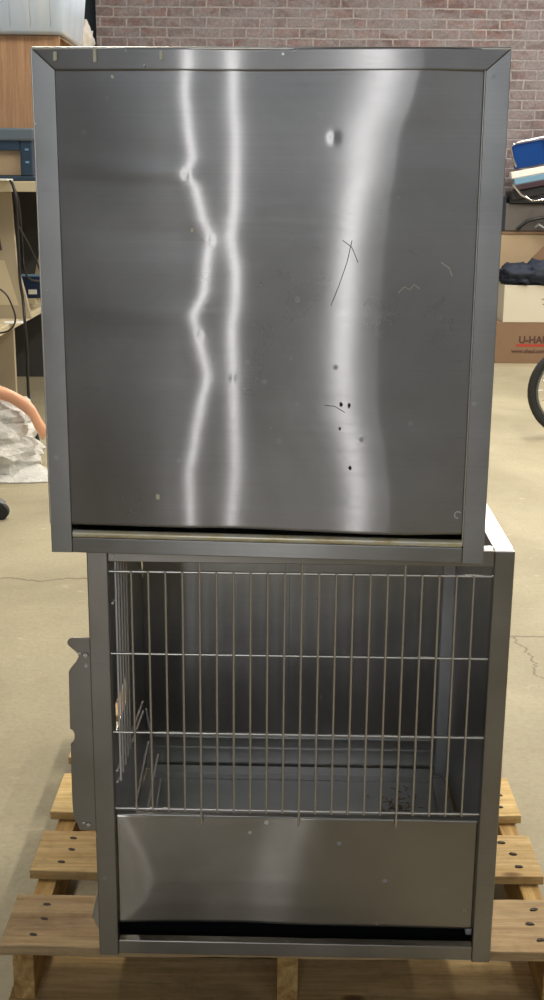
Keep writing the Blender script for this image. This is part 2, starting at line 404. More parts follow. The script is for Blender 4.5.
for i, (a, b) in enumerate(spans):
    dx = [0, .006, .004, 0, 0][i]
    bo = rough_board(-.012+dx, PW+.004-dx*.5, a, b, .119, PZ, i+1).build('deck_board', M['board'][[0, 1, 2, 1, 0][i]], pal, bevel=.0025)
    for sx in (.055, .535, 1.025):
        for t in (.22, .52, .80):
            xx = sx+random.uniform(-.02, .015); yy = a+(b-a)*t
            if nail_src is None:
                nb = MB(); nb.prism([(-.008, 0), (-.005, -.0035), (.004, -.004), (.009, -.001), (.005, .0035), (-.004, .004)], lambda x, y: (x, y, -.003), lambda x, y: (x, y, .0009))
                nail_src = nb.build('nail', simple('rusty_nail', srgb(52, 36, 26), .7), bo, loc=(xx, yy, PZ)); nl = nail_src
            else: nl = dup(nail_src, (xx, yy, PZ), bo)
            nl.rotation_euler = (0, 0, random.uniform(-.3, .3))
for x in (.012, .515, 1.022):
    MB().box(x, x+.040, .004, 1.186, .021, .119).build('stringer', M['stringer'], pal, bevel=.002)
for a, b in ((.0, .14), (.52, .66), (1.05, 1.19)):
    rough_board(0, PW, a, b, 0, .021, 9+a).build('bottom_board', M['board'][1], pal, bevel=.002)

# ------------------------------------------------------------------ lower cage (wire door unit)
LW, LH, LD = .7275, .7997, .70
low = thing('wire_front_cage', 'lower stainless steel animal cage with wire grille front standing on the pallet', 'cage', (-.3155, 1.9499, .1403), -.0189)
fr = M['frame2']; T = .0015
def angle_post(x0, x1, y0, y1, z0, z1, name, mat, parent): return MB().box(x0, x1, y0, y1, z0, z1).build(name, mat, parent, bevel=.0015)
PWD = .036
tp = simple('bright_top_steel', (.80, .81, .83), .38, .8, .12, 30)
# front frame
MB().box(0, PWD, 0, .022, 0, LH).build('front_post', fr, low, bevel=.002)
MB().box(LW-.0345, LW, 0, .022, 0, LH).build('front_post', fr, low, bevel=.002)
MB().box(PWD, LW-.0345, .001, .020, LH-.028, LH).build('top_rail', fr, low, bevel=.0015)
MB().box(PWD, LW-.0345, .001, .020, .004, .032).build('bottom_rail', fr, low, bevel=.0015)
# kick panel
# folded lip on top of the kick panel
MB().box(PWD, LW-.0345, .0165, .030, .281, .2845).build('panel_lip', M['frame'], low, bevel=.001)
# shell
sdp = MB().box(.0015, .003, .022, .25, .010, LH-.002); sdp.box(.0015, .003, .25, .42, .010, .335); sdp.box(.0015, .003, .25, .42, .395, LH-.002)
sdp.prism([(.42, .010), (.699, .010), (.699, .50), (.684, .56), (.672, .62), (.682, .66), (.672, .70), (.682, .75), (.699, .77), (.699, LH-.002), (.42, LH-.002)], lambda y, z: (.0015, y, z), lambda y, z: (.003, y, z))
sdp.build('side_panel', M['inner'], low)
MB().box(LW-.003, LW-.0015, .022, LD, .010, LH-.002).build('side_panel', M['inner'], low)
bk = MB().box(.003, LW-.003, LD-.004, LD-.002, .022, LH-.02)
bk.box(.02, LW-.02, LD-.012, LD-.004, .105, .112); bk.box(.02, LW-.02, LD-.009, LD-.004, .075, .083)
bk.box(.335, .345, LD-.007, LD-.004, .12, .70); bk.box(.06, .335, LD-.0055, LD-.004, .66, .664)
bk.build('back_panel', M['inner'], low, bevel=.001)
MB().box(.02, .1, LD-.035, LD-.03, 0, .01).v
fl = MB(); fl.box(.004, LW-.004, .12, LD-.004, .018, .022); MB().box(.004, LW-.004, .1185, .1198, .003, .12).build('slot_shade_skirt', M['dark'], low)  # the skirt is a dark sheet added to paint the slot's shade
fl.box(.02, LW-.02, LD-.05, LD-.012, .022, .038)
fl.build('floor_pan', M['inner'], low, bevel=.001)
# top: flanges round a recessed sheet
MB().box(.0, .036, .022, LD, LH-.003, LH).build('top_flange', tp, low, bevel=.001)
MB().box(LW-.0335, LW, .022, LD, LH-.003, LH).build('top_flange', tp, low, bevel=.001)
MB().box(.036, LW-.0335, .020, .034, LH-.0035, LH-.0005).build('top_flange', tp, low, bevel=.001)
MB().box(.036, LW-.0335, LD-.036, LD, LH-.003, LH).build('top_flange', tp, low, bevel=.001)
MB().box(.004, LW-.004, .022, .125, .001, .003).build('slot_shade_sill', M['dark'], low)  # dark sheet added so the slot looks shaded
MB().tube([(.036, .052, LH-.010), (LW-.034, .052, LH-.010)], .004, 8).build('cross_rod', M['wire2'], low)
# rear corner posts inside
wf = simple('lit_pale_steel', (.86, .86, .85), .5, .1, .25, 14)  # base colour raised to stand in for light on the post and flange
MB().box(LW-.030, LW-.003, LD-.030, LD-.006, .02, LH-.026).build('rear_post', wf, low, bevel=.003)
# floor flange along the right side
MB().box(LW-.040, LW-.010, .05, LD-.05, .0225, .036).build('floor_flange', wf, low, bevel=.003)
# grille
WR = .0021; gy = .011
zs = [.7515, .6005, .4505, .300]
vx = [.0745+.02935*k for k in range(21)]
long_ = (4, 10, 16)
src = {}
for k, x in enumerate(vx):
    kind = k in long_
    if kind not in src:
        z1, z0 = (LH-.0275, .272) if kind else (.7545, .2965)
        src[kind] = MB().tube([(0, 0, z0), (0, 0, z1)], WR, 8).build('vertical_wire', M['wire'], low, loc=(x, gy-.0032, 0))
    else: dup(src[kind], (x, gy-.0032, 0), low)
h0 = MB().tube([(PWD-.004, 0, 0), (LW-.031, 0, 0)], WR*1.15, 8).build('horizontal_wire', M['wire2'], low, loc=(0, gy, zs[0]))
for z in zs[1:]: dup(h0, (0, gy, z), low)
# inner wire rack standing along the left side
rk = simple('pale_wire', (.90, .86, .82), .4, .0, .1, 60)
rs = None
for k in range(5):
    yy = .030+.032*k
    if rs is None: rs = MB().tube([(0, 0, .345), (0, 0, LH-.032)], .0020, 8).build('rack_wire', rk, low, loc=(.044, yy, 0))
    else: dup(rs, (.044, yy, 0), low)
for z, dz, y1 in ((.374, -.030, .375), (.352, -.030, .375), (.693, -.009, .20)):
    MB().tube([(.0405, .012, z), (.0405, y1, z+dz)], .0022, 8).build('rack_rail', rk, low)
MB().tube([(.047, .375, .327), (.052, .40, .26), (.047, .43, .20)], .0020, 8).build('rack_wire', rk, low)
MB().tube([(.047, .04, .185), (.047, .40, .24)], .0022, 8).build('rack_rail', rk, low)
MB().tube([(.060, .10, .13), (.060, .46, .18)], .0022, 8).build('rack_rail', rk, low)
MB().tube([(.066, .12, .05), (.060, .50, .10)], .0022, 8).build('rack_rail', rk, low)
# crumpled bright metal flap lying on the pan
fp = MB()
fp.add([(.055, .16, .026), (.115, .15, .026), (.10, .40, .030), (.062, .42, .060), (.050, .30, .075)], [(0, 1, 2, 4), (2, 3, 4)])
fo = fp.build('floor_flap', M['frame'], low); fo.modifiers.new('thick', 'SOLIDIFY').thickness = .002

random.seed(3)
sb = MB()
for k in range(260):
    x = .60+random.gauss(0, .028); y = .38+random.gauss(0, .10); 
    if not (.5 < x < .685 and .15 < y < .62): continue
    a = random.uniform(0, 6.3); l = random.uniform(.008, .028); z = .0245+random.uniform(0, .022)*math.exp(-((x-.61)/.03)**2)
    sb.tube([(x, y, z), (x+l*.5*math.cos(a), y+l*.5*math.sin(a), z+random.uniform(0, .006)), (x+l*math.cos(a+.4), y+l*math.sin(a+.4), z)], .0011, 4)
sbo = sb.build('straw_litter', simple('straw', srgb(196, 150, 104), .9, 0, .3, 30), loc=(-.3155, 1.9499, .1403), rot=(0, 0, -.0189))
tag(sbo, 'thin scatter of brown straw litter on the pan inside the lower cage', 'litter', kind='stuff')
# side latch plate on the left post
def P2(px, py):   # outline measured on the front plane, in the cage's own metres
    p = at(px, py, 1.957); return (p.x+.3155, p.z-.1403)
outl = [(91, 637), (72, 637), (69, 638.5), (67.5, 641), (68, 644), (71, 647), (75, 650), (78, 653), (79, 656), (77.5, 658.5), (76.5, 661), (72, 666), (69, 670.5),
        (69.5, 700), (70.3, 728), (73, 729.5), (74.8, 733), (75, 737), (73.5, 741), (71, 743), (71.5, 770), (72.5, 800), (74, 818), (77, 822), (80, 829), (98, 829)]
poly = [P2(*p) for p in outl]
latch = MB().prism(poly, lambda x, z: (x, .003, z), lambda x, z: (x, .0055, z)).build('latch_plate', M['frame2'], low, bevel=.0006)
latch['label'] = 'notched flat steel latch strip on left post'
for px, py, r in ((86, 654, .0055), (80, 652, .0035), (86.5, 664.5, .0038), (89, 823, .005), (84, 821, .0032)):
    x, z = P2(px, py)
    mb = MB().tube([(x, .003, z), (x, .0, z)], [r, r*.8], 10)
    mb.box(x-r*.7, x+r*.7, -.0006, .0, z-r*.15, z+r*.15)
    mb.build('bolt', M['screw'] if py != 664.5 else M['white'], latch)
# small bent tab at lower left
MB().prism([(-.014, .072), (0, .130), (0, .030), (-.002, .045)], lambda x, z: (x, .014, z), lambda x, z: (x, .016, z)).build('bent_tab', M['inner'], low)
MB().tube([(-.0145, .013, .071), (-.0005, .013, .130)], .0014, 6).build('tab_edge', M['wire2'], low)
# top edges catch light: thin rolled corner at outer left
for x, z in ((.044, .782), ):
    MB().tube([(x, .002, z), (x, -.001, z)], .004, 10).build('rivet', M['frame'], low)

# ------------------------------------------------------------------ upper cage (solid back facing us)
UW, UH, UD = .7141, .7918, .68
uyaw = -.0659
up = thing('solid_panel_cage', 'upper stainless steel cage with dented solid panel stacked on the wire-front cage', 'cage', (-.3670, 1.9128, .9401), uyaw)
fw_, ft = .0345, .031
def frame_piece(poly_out, name, mat, rec=.007, parent=up):
    """poly: list of (x, z, y) front corners; extruded 4 mm back"""
    vs = [(x, y, z) for x, z, y in poly_out]+[(x, y+.006, z) for x, z, y in poly_out]
    n = len(poly_out); fs = [tuple(range(n)), tuple(reversed(range(n, 2*n)))]+[(i, i+n, (i+1) % n+n, (i+1) % n) for i in range(n)]
    return MB().add(vs, fs).build(name, mat, parent, bevel=.0008)
rec = .0025
frame_piece([(0, 0, 0), (fw_, 0, rec*.6), (fw_, UH-ft, rec*.6), (0, UH, 0)], 'side_frame', M['frame'])
frame_piece([(UW, 0, 0), (UW-fw_, 0, rec*.6), (UW-fw_-.001, UH-ft, rec*.6), (UW, UH, 0)], 'side_frame', M['frame'])
MB().box(fw_, UW-fw_, .0015, .02, 0, .026).build('bottom_rail', M['frame'], up, bevel=.0015)
MB().tube([(fw_+.002, .005, .0325), (UW-fw_-.002, .005, .0325)], .0066, 12).build('rolled_lip', M['brass'], up)
# rounded rims in paler steel, standing in for edge highlights
MB().tube([(.001, .001, UH), (UW-.001, .001, UH)], .0022, 8).build('top_rim', M['wire2'], up)
MB().tube([(.0, .001, .05), (.0, .001, UH)], .0016, 8).build('side_rim', M['wire2'], up)
MB().tube([(UW-fw_-.0012, rec*.6-.0002, .03), (UW-fw_-.0022, rec*.6-.0002, UH-ft)], .0012, 8).build('inner_bead', M['wire2'], up)
# shell
MB().box(.001, .0025, .006, UD, 0, UH-.001).build('side_panel', M['inner'], up)
MB().box(UW-.0025, UW-.001, .006, UD, 0, UH-.001).build('side_panel', M['inner'], up)
MB().box(.0025, UW-.0025, .007, UD, UH-.003, UH-.001).build('top_panel', M['inner'], up)
MB().box(.0025, UW-.0025, .02, UD, .0, .002).build('bottom_panel', M['inner'], up)
MB().box(.0025, UW-.0025, UD-.003, UD-.001, .002, UH-.003).build('back_panel', M['inner'], up)
# the dented front sheet: slopes set where the buckles in the sheet run
cy_, sy_ = math.cos(uyaw), math.sin(uyaw)
def to_local(p):
    d = Vector((p[0]+.3670, p[1]-1.9128)); return (d.x*cy_+d.y*sy_, -d.x*sy_+d.y*cy_)
def px_local(px, py):
    # intersect with the sheet's plane
    d = R2*((px-272)/F)+U2*((500-py)/F)+FW
    n = Vector((-sy_, cy_, 0)); o = Vector((-.3670, 1.9128, .9401))+n*.009
    t = n.dot(o-Vector((0, 0, CAMZ)))/n.dot(d); p = Vector((0, 0, CAMZ))+d*t
    return (to_local(p)[0], p.z-.9401)
S1 = [(187,50),(187,65),(185.6,94),(189,127),(193,158),(186,174),(196,187),(202.4,216),(211,238),(207,264),(205,290),(194,317),(200,339),(208,376),(201,409),(196,436),(190,474),(191.6,535)]
S2 = [(233.6,50),(233.6,103),(236,139),(235,204),(231,238),(236,271),(236,295),(232,330),(233.5,376),(234,403),(235,463),(229.5,535)]
S3 = [(392,50),(380,91),(364,138),(361,169),(354,207),(349,259),(347,299),(344,357),(345,409),(352.5,450),(358,496),(356,535)]
def curve(S):
    pts = sorted((px_local(*p)[1], px_local(*p)[0]) for p in S)
    def f(z):
        if z <= pts[0][0]: return pts[0][1]
        for (a, b), (c, d) in zip(pts, pts[1:]):
            if z <= c:
                t = (z-a)/(c-a); t = t*t*(3-2*t)*.5+t*.5; return b+(d-b)*t
        return pts[-1][1]
    return f
f1, f2, f3 = curve(S1), curve(S2), curve(S3)
cl = to_local((0, 0)); ll = to_local((SLX, SLY))
def need(x):
    a = Vector((cl[0]-x, cl[1]-.009)).normalized(); b = Vector((ll[0]-x, ll[1]-.009)).normalized(); n = a+b
    return n.x/n.y
def smooth(a, b, x):
    t = max(0, min(1, (x-a)/(b-a))); return t*t*(3-2*t)
dents = [(186.5, 175, .0045, .0004), (211.5, 240, .004, .0003), (200, 335, .004, .0003), (233, 378, .0035, .0003), (334, 138, .007, .0007)]
dents = [(*px_local(a, b), r, d) for a, b, r, d in dents]
NX, NZ = 260, 150
xs0, xs1, zs0, zs1 = fw_-.012, UW-fw_+.012, .048, UH-ft+.012
grid = []; HL = -.004
for j in range(NZ+1):
    z = zs0+(zs1-zs0)*j/NZ; a1, a2, a3 = f1(z), f2(z), f3(z)
    w3 = .040+.024*smooth(.50, .72, z)
    g = []
    for i in range(NX+1):
        x = xs0+(xs1-xs0)*i/NX
        D = -.058*math.tanh((x-a1)/.017)*math.tanh((x-a2)/.021)*math.tanh((x-a3)/w3)
        E_ = smooth(a1-.075, a1-.015, x)*(1-smooth(a3+.05, a3+.15, x))
        g.append(E_*(need(x)+D))
    h = [0]; dx = (xs1-xs0)/NX
    for i in range(NX): h.append(h[-1]+(g[i]+g[i+1])/2*dx)
    im = int(((a2+a3)/2+.01-xs0)/(xs1-xs0)*NX); hm = h[im]; h = [q-hm for q in h]
    # take up the end mismatch outside the buckled zone, near the right frame
    end = h[-1]-h[0]; row = []
    for i in range(NX+1):
        x = xs0+(xs1-xs0)*i/NX
        hh = h[i]-HL-(h[0]-HL)*(1-smooth(xs0, a1-.04, x))-(h[-1]-HL)*smooth(a3+.05, xs1-.005, x)
        for dxx, dz, r, dp in dents:
            q = ((x-dxx)**2+(z-dz)**2)/r**2
            if q < 9: hh += -dp*math.exp(-q)
        hh += .00035*noise.noise(Vector((x*7, z*3, 2)))
        row.append(hh)
    grid.append(row)
HM = max(max(r) for r in grid); HN = min(min(r) for r in grid)
print('sheet relief', HN, HM, [round(r[0],4) for r in grid[::30]], [round(r[-1],4) for r in grid[::30]])
pm = MB(); vs = []; fs = []; HMID = (grid[NZ][0]+grid[NZ][NX])/2
for j in range(NZ+1):
    z = zs0+(zs1-zs0)*j/NZ
    for i in range(NX+1):
        x = xs0+(xs1-xs0)*i/NX
        vs.append((x, .0055-grid[j][i], z))
for j in range(NZ):
    for i in range(NX):
        a = j*(NX+1)+i; fs.append((a, a+1, a+NX+2, a+NX+1))
pm.add(vs, fs, True)
sheet = pm.build('front_sheet', M['panel'], up, recalc=False)
sheet.modifiers.new('thick', 'SOLIDIFY').thickness = .0008; sheet.modifiers['thick'].offset = -1
# kick panel of the lower cage: a thin sheet with two soft buckles
K1 = [(.060, 118), (.10, 140), (.15, 150), (.20, 143), (.25, 131), (.285, 122)]; K2 = [(.060, 262), (.15, 270), (.22, 277), (.285, 284)]
def kcurve(K):
    def f(z):
        if z <= K[0][0]: return (K[0][1]-97)/536
        for (a, b), (c, d) in zip(K, K[1:]):
            if z <= c: return (b+(d-b)*(z-a)/(c-a)-97)/536
        return (K[-1][1]-97)/536
    return f
k1, k2 = kcurve(K1), kcurve(K2)
yl = -.0189
def loc2(p):
    d = Vector((p[0]+.3155, p[1]-1.9499)); return (d.x*math.cos(yl)+d.y*math.sin(yl), -d.x*math.sin(yl)+d.y*math.cos(yl))
c2, l2 = loc2((0, 0)), loc2((SLX, SLY))
def need2(x):
    a = Vector((c2[0]-x, c2[1])).normalized(); b = Vector((l2[0]-x, l2[1])).normalized(); n = a+b; return n.x/n.y
kx0, kx1, kz0, kz1 = PWD-.002, LW-.0325, .060, .284; kn_, km_ = 160, 40
kb = MB(); vs = []; fs = []
for j in range(km_+1):
    z = kz0+(kz1-kz0)*j/km_; a1, a2 = k1(z), k2(z); g = []
    for i in range(kn_+1):
        x = kx0+(kx1-kx0)*i/kn_
        D = -.030*math.tanh((x-a1)/.008)*math.tanh(((x-a2)/.048)**2)
        g.append(smooth(a1-.05, a1-.01, x)*(1-smooth(a2+.02, a2+.11, x))*(need2(x)+D))
    h = [0]
    for i in range(kn_): h.append(h[-1]+(g[i]+g[i+1])/2*(kx1-kx0)/kn_)
    for i in range(kn_+1): vs.append((kx0+(kx1-kx0)*i/kn_, .0165-(h[i]-h[-1]*smooth(a2+.10, kx1-.01, kx0+(kx1-kx0)*i/kn_)), z))
for j in range(km_):
    for i in range(kn_): a = j*(kn_+1)+i; fs.append((a, a+1, a+kn_+2, a+kn_+1))
kb.add(vs, fs, True); ko = kb.build('kick_panel', M['kick'], low, recalc=False)
ko.modifiers.new('thick', 'SOLIDIFY').thickness = .001; ko.modifiers['thick'].offset = -1
print('kick relief', min(v[1] for v in vs), max(v[1] for v in vs))
# top of the same sheet folded forward: the buckles run on through it
tf = MB(); vs = []; fs = []; NJ = 10
for j in range(NJ+1):
    t = j/NJ; z = UH-ft+ft*t; x0 = fw_*(1-t)+.0004; x1 = UW-(fw_+.001)*(1-t)-.0004
    for i in range(NX+1):
        x = x0+(x1-x0)*i/NX; k = (x-xs0)/(xs1-xs0)*NX; k = max(0, min(NX-1e-6, k)); k0 = int(k); hh = grid[NZ][k0]*(1-k+k0)+grid[NZ][k0+1]*(k-k0)
        vs.append((x, rec*.6*(1-t)-(hh-HMID)*.8, z))
for j in range(NJ):
    for i in range(NX): a = j*(NX+1)+i; fs.append((a, a+1, a+NX+2, a+NX+1))
tf.add(vs, fs, True); tfo = tf.build('top_frame', M['panel'], up, recalc=False)
tfo.modifiers.new('thick', 'SOLIDIFY').thickness = .003; tfo.modifiers['thick'].offset = -1
# tape scraps, screws, specks on the frame and the sheet
for px, py, w_, h_ in ((57, 57, .005, .013), (96.5, 56.5, .0045, .018), (162.5, 56, .0045, .013)):
    x, z = px_local(px, py); MB().box(x-w_/2, x+w_/2, -.0045, .0048, z-h_/2, z+h_/2).build('tape_scrap', M['cream'], up)
for px, py in ((283.5, 55), (340.5, 57), (395, 55), (442, 54.5), (453, 59.5), (127, 51), (145.5, 66)):
    x, z = px_local(px, py); MB().tube([(x, .004, z), (x, -.0035, z)], [.0032, .0022], 10).build('rivet', M['frame'], up)
x, z = px_local(457.5, 514)
MB().tube([(x+.0055*math.cos(t*.35), .003, z+.0055*math.sin(t*.35)) for t in range(2, 15)], .0014, 6).build('ring_mark', M['white'], up)
def speck(px, py, r, seed, mat=M['cream'], depth=None):
    x, z = px_local(px, py)
    i = int(round((x-xs0)/(xs1-xs0)*NX)); j = int(round((z-zs0)/(zs1-zs0)*NZ)); i = max(0, min(NX, i)); j = max(0, min(NZ, j))
    y = .0055-grid[j][i] if depth is None else depth
    rd = random.Random(seed); pts = [(x+r*rd.uniform(.6, 1.2)*math.cos(t), z+r*1.4*rd.uniform(.6, 1.2)*math.sin(t)) for t in [k*math.pi/4 for k in range(8)]]
    MB().prism(pts, lambda a, b: (a, y-.0016, b), lambda a, b: (a, y+.001, b)).build('paint_chip', mat, up)
speck(158.5, 496, .0042, 1); speck(113, 77, .0022, 2); speck(192.5, 230, .0030, 3); speck(37, 124, .0018, 4, depth=.001); speck(48, 290, .0014, 5, depth=.001)
dk = simple('dark_scuff', srgb(58, 52, 46), .7)
for pts in (((398, 292), (404, 286), (409, 289), (414, 284), (419, 288)), ((352, 240), (347, 262), (339, 285), (331, 305)), ((325, 404), (335, 405), (345, 411)), ((343, 240), (352, 247), (358, 262)), ((441, 262), (449, 268), (452, 276))):
    q = []
    for a, b in pts:
        x, z = px_local(a, b); i = int((x-xs0)/(xs1-xs0)*NX); j = int((z-zs0)/(zs1-zs0)*NZ); q.append((x, .0055-grid[j][i]-.0003, z))
    MB().tube(q, .0006, 5).build('scratch', dk if pts[0][0] < 395 else M['cream'], up)
speck(341, 403, .003, 6, dk); speck(349, 404, .0035, 7, dk); speck(340, 427, .0022, 8, dk); speck(350, 466, .003, 9, dk)
# screws along the lower rail
x, z = px_local(111, 545)

# ------------------------------------------------------------------ left background: desk with hutch
DX = -1.56          # open side faces +x
desk = thing('office_desk', 'beige laminate office desk with tall dividers and shelf along the left wall', 'desk', (-1.56, 7.1, 0), 0)
W_ = .95
be = M['beige']
MB().box(-W_, 0, -.9, 2.6, .675, .72).build('desktop', M['beige2'], desk, bevel=.006)
MB().box(-W_, -.04, .30, .34, 0, .675).build('leg_panel', be, desk, bevel=.004)
MB().box(-W_, -W_+.03, -.9, 2.6, 0, .675).build('modesty_panel', M['greygap'], desk, bevel=.004)  # dark grey stands in for the shade under the desk
# upright divider with two recessed fields, flared at its foot
dv = MB(); prof = [(-W_, .72), (.075, .72), (.045, .86), (.0, 1.05), (-.02, 1.5), (-W_, 1.5)]
dv.prism(prof, lambda x, z: (x, .30, z), lambda x, z: (x, .335, z))
dvo = dv.build('divider', be, desk, bevel=.003)
MB().prism([(-.70, 1.13), (-.085, 1.13), (-.13, 1.46), (-.70, 1.46)], lambda x, z: (x, .296, z), lambda x, z: (x, .301, z)).build('inset_field', M['greygap'], dvo)
MB().prism([(-.70, .80), (-.0, .80), (-.075, 1.07), (-.70, 1.07)], lambda x, z: (x, .296, z), lambda x, z: (x, .301, z)).build('inset_field', M['beige2'], dvo)
dv = MB(); dv.prism([(-.19, .72), (.12, .72), (.12, 1.475), (-.04, 1.475), (-.07, 1.2), (-.14, .95)], lambda x, z: (x, 1.62, z), lambda x, z: (x, 1.655, z)); dv.build('divider', be, desk, bevel=.003)
MB().box(-W_, -W_+.03, -.9, 2.6, .72, 1.5).build('hutch_back', M['greygap'], desk)
MB().box(-W_, .29, .06, 2.6, 1.475, 1.535).build('shelf', M['beige2'], desk, bevel=.004)
MB().box(-W_, .5, 2.56, 2.6, 0, 1.475).build('end_panel', M['greygap'], desk)
SZ = 1.535
# brown box
bx = thing('brown_wooden_box', 'large brown wood-grained box on the desk shelf beneath the clear storage tub', 'box', (-1.495, 7.62, SZ), 0)
bw = MB(); bw.box(-.62, .205, 0, .8, 0, .02); bw.box(-.62, .205, 0, .016, .02, .84); bw.box(-.62, .205, .784, .8, .02, .84); bw.box(-.62, -.604, .016, .784, .02, .84); bw.box(.189, .205, .016, .784, .02, .84)
bw.box(-.604, .189, .016, .784, .80, .82)
bw.build('body', M['cabwood'], bx, bevel=.003)
bw = MB(); bw.prism([(.205, .84), (.205, .828), (.36, .73), (.37, .74)], lambda x, z: (x, .02, z), lambda x, z: (x, .78, z)); bw.build('flap', M['cardtan'], bx)
# tub
tb = thing('storage_tub', 'clear bluish plastic storage tub on top of the brown wooden box', 'storage tub', (-1.545, 7.55, SZ+.843), 0)
tm = MB(); sec = [(-.60, 0), (.285, 0), (.31, .03), (.345, .46), (-.66, .46), (-.63, .03)]
nn = 8
def rr(x0, x1, y0, y1, r, z, k=5):
    o = []
    for cx, cy, a in ((x1-r, y1-r, 0), (x0+r, y1-r, 90), (x0+r, y0+r, 180), (x1-r, y0+r, 270)):
        for i in range(k+1):
            t = R(a+90*i/k); o.append((cx+r*math.cos(t), cy+r*math.sin(t), z))
    return o
def loft(mb, rings, cap0=True, cap1=True):
    n = len(rings[0]); vs = [p for r_ in rings for p in r_]; fs = []
    for j in range(len(rings)-1):
        for i in range(n): fs.append((j*n+i, j*n+(i+1) % n, (j+1)*n+(i+1) % n, (j+1)*n+i))
    mb.add(vs, fs, True)
    if cap0: mb.add(rings[0], [tuple(reversed(range(n)))])
    if cap1: mb.add(rings[-1], [tuple(range(n))])
tm = MB(); loft(tm, [rr(-.62, .27, .02, .78, .06, 0), rr(-.64, .29, 0, .8, .06, .02), rr(-.68, .335, -.04, .84, .07, .50)], True, False)
for k in range(7):
    x = -.5+.12*k; tm.tube([(x, .002, .04), (x, -.034, .47)], .005, 6)
to = tm.build('tub', M['tote'], tb); to.modifiers.new('t', 'SOLIDIFY').thickness = .004
lm = MB(); loft(lm, [rr(-.70, .355, -.06, .86, .07, .502), rr(-.70, .355, -.06, .86, .07, .53)]); lm.build('lid', M['teal'], tb, bevel=.004)
cm = MB(); cm.blob((-.2, .4, .22), (.35, .3, .2), 5, .25); cm.build('contents', M['paper'], tb)
# slate blue crate with a window
cr = thing('blue_plastic_bin', 'dark blue plastic bin with grey lid and open front on the desk shelf', 'bin', (-1.400, 7.2, SZ), 0)
bm = MB(); bm.box(-.55, .0, 0, .34, .24, .27); bm.box(-.07, .0, 0, .34, .03, .24); bm.box(-.55, -.50, 0, .34, .03, .24); bm.box(-.50, -.07, .31, .34, .03, .24); bm.box(-.55, .012, 0, .34, 0, .03)
bm.box(-.50, -.07, 0, .03, .170, .24)
bm.build('body', M['teal'], cr, bevel=.008)
MB().box(-.57, .02, -.02, .36, .225, .295).build('lid', M['slate'], cr, bevel=.012)
for z in (.10, .17): MB().box(-.04, -.02, -.006, .002, z, z+.012).build('clip', M['lightblue'], cr)
cbx = MB(); cbx.box(-.22, 0, 0, .22, 0, .145); cb = cbx.build('small_carton', M['cardtan'], bevel=.002, loc=(-1.475, 7.235, SZ+.032))
tag(cb, 'small tan carton inside the dark blue plastic bin', 'box')
# beige tray slab in front of the bin
sl = MB().box(-.25, 0, -.12, .03, 0, .012).build('white_tray', M['paper'], bevel=.003, loc=(-1.40-.085-.03, 7.165, SZ+.001)); tag(sl, 'thin pale tray lying on the shelf below the blue bin', 'tray')
# tray overhang ok; black device on the desk
dvc = thing('network_box', 'small dark blue electronic box with white label on desk', 'electronic box', (-1.56, 7.86, .801), 0)
MB().box(-.20, .06, 0, .2, 0, .135).build('case', simple('dark_blue_case', srgb(22, 44, 78), .4), dvc, bevel=.005)
MB().box(-.03, .025, -.002, 0, .025, .055).build('sticker', M['paper'], dvc)
MB().box(-.1, .04, .01, .15, .136, .142).build('top_plate', M['lightblue'], dvc)
st = thing('beige_stand', 'low beige stand under the dark blue electronic box', 'stand', (-1.60, 7.85, .721), 0)
MB().box(-.15, .06, 0, .22, .04, .079).build('top', M['beige2'], st, bevel=.005); MB().box(-.10, .0, .03, .18, 0, .04).build('foot', M['beige2'], st, bevel=.004)
# beige machine at far left of the desk
pr = thing('beige_machine', 'beige office machine with a blue part at the left edge on the desk', 'machine', (-1.66, 6.85, .721), 0)
MB().prism([(-.4, 0), (.02, 0), (.02, .07), (-.02, .10), (-.10, .30), (-.4, .34)], lambda x, z: (x, 0, z), lambda x, z: (x, .25, z)).build('body', simple('cream_plastic', srgb(226, 218, 186), .5), pr, bevel=.006)
MB().box(-.14, -.05, -.012, 0, .06, .13).build('front_window', M['teal'], pr); MB().box(-.12, -.075, -.02, -.012, .07, .11).build('blue_button', M['lightblue'], pr)
pp = MB().box(-.09, .03, 0, .12, 0, .002).build('paper_sheet', M['paper'], loc=(-1.50, 7.12, .7215), rot=(0, 0, .2)); tag(pp, 'white paper sheet lying on the desk edge', 'paper')
MB_ = MB()
def cable(name, pts, r, label):
    # smooth the points
    P = [Vector(p) for p in pts]; out = []
    for i in range(len(P)-1):
        p0 = P[max(0, i-1)]; p1 = P[i]; p2 = P[i+1]; p3 = P[min(len(P)-1, i+2)]
        for k in range(8):
            t = k/8; out.append(.5*((2*p1)+(p2-p0)*t+(2*p0-5*p1+4*p2-p3)*t*t+(3*p1-p0-3*p2+p3)*t**3))
    out.append(P[-1])
    o = MB().tube(out, r, 8).build(name, M['black']); return tag(o, label, 'cable')
cable('power_cable', [at(12, 182, 7.0), at(16, 200, 6.97), at(18, 240, 7.0), at(20, 280, 7.0), at(23, 300, 7.0), at(25, 325, 6.95), at(27, 350, 7.0), at(28, 385, 7.05), at(29, 400, 7.05)], .009, 'thick black cable hanging from the shelf to the floor past the desk')
cable('thin_cable', [at(10, 180, 7.05), at(18, 200, 7.1), at(22, 240, 7.6), at(24, 268, 7.62), at(30, 279, 7.7), at(40, 281, 7.8)], .007, 'thin black cable curving from shelf to the dark blue box')
cable('data_cable', [at(18, 225, 7.15), at(28, 243, 7.5), at(36, 260, 7.8), at(42, 276, 7.9)], .006, 'grey-black cable slanting down behind the steel cage edge')
cable('loop_cable', [at(0, 289, 6.7), at(8, 297, 6.7), at(15, 315, 6.7), at(14, 325, 6.7), at(8, 331, 6.7), at(0, 333, 6.7)], .005, 'thin cable looping in front of the beige office machine')

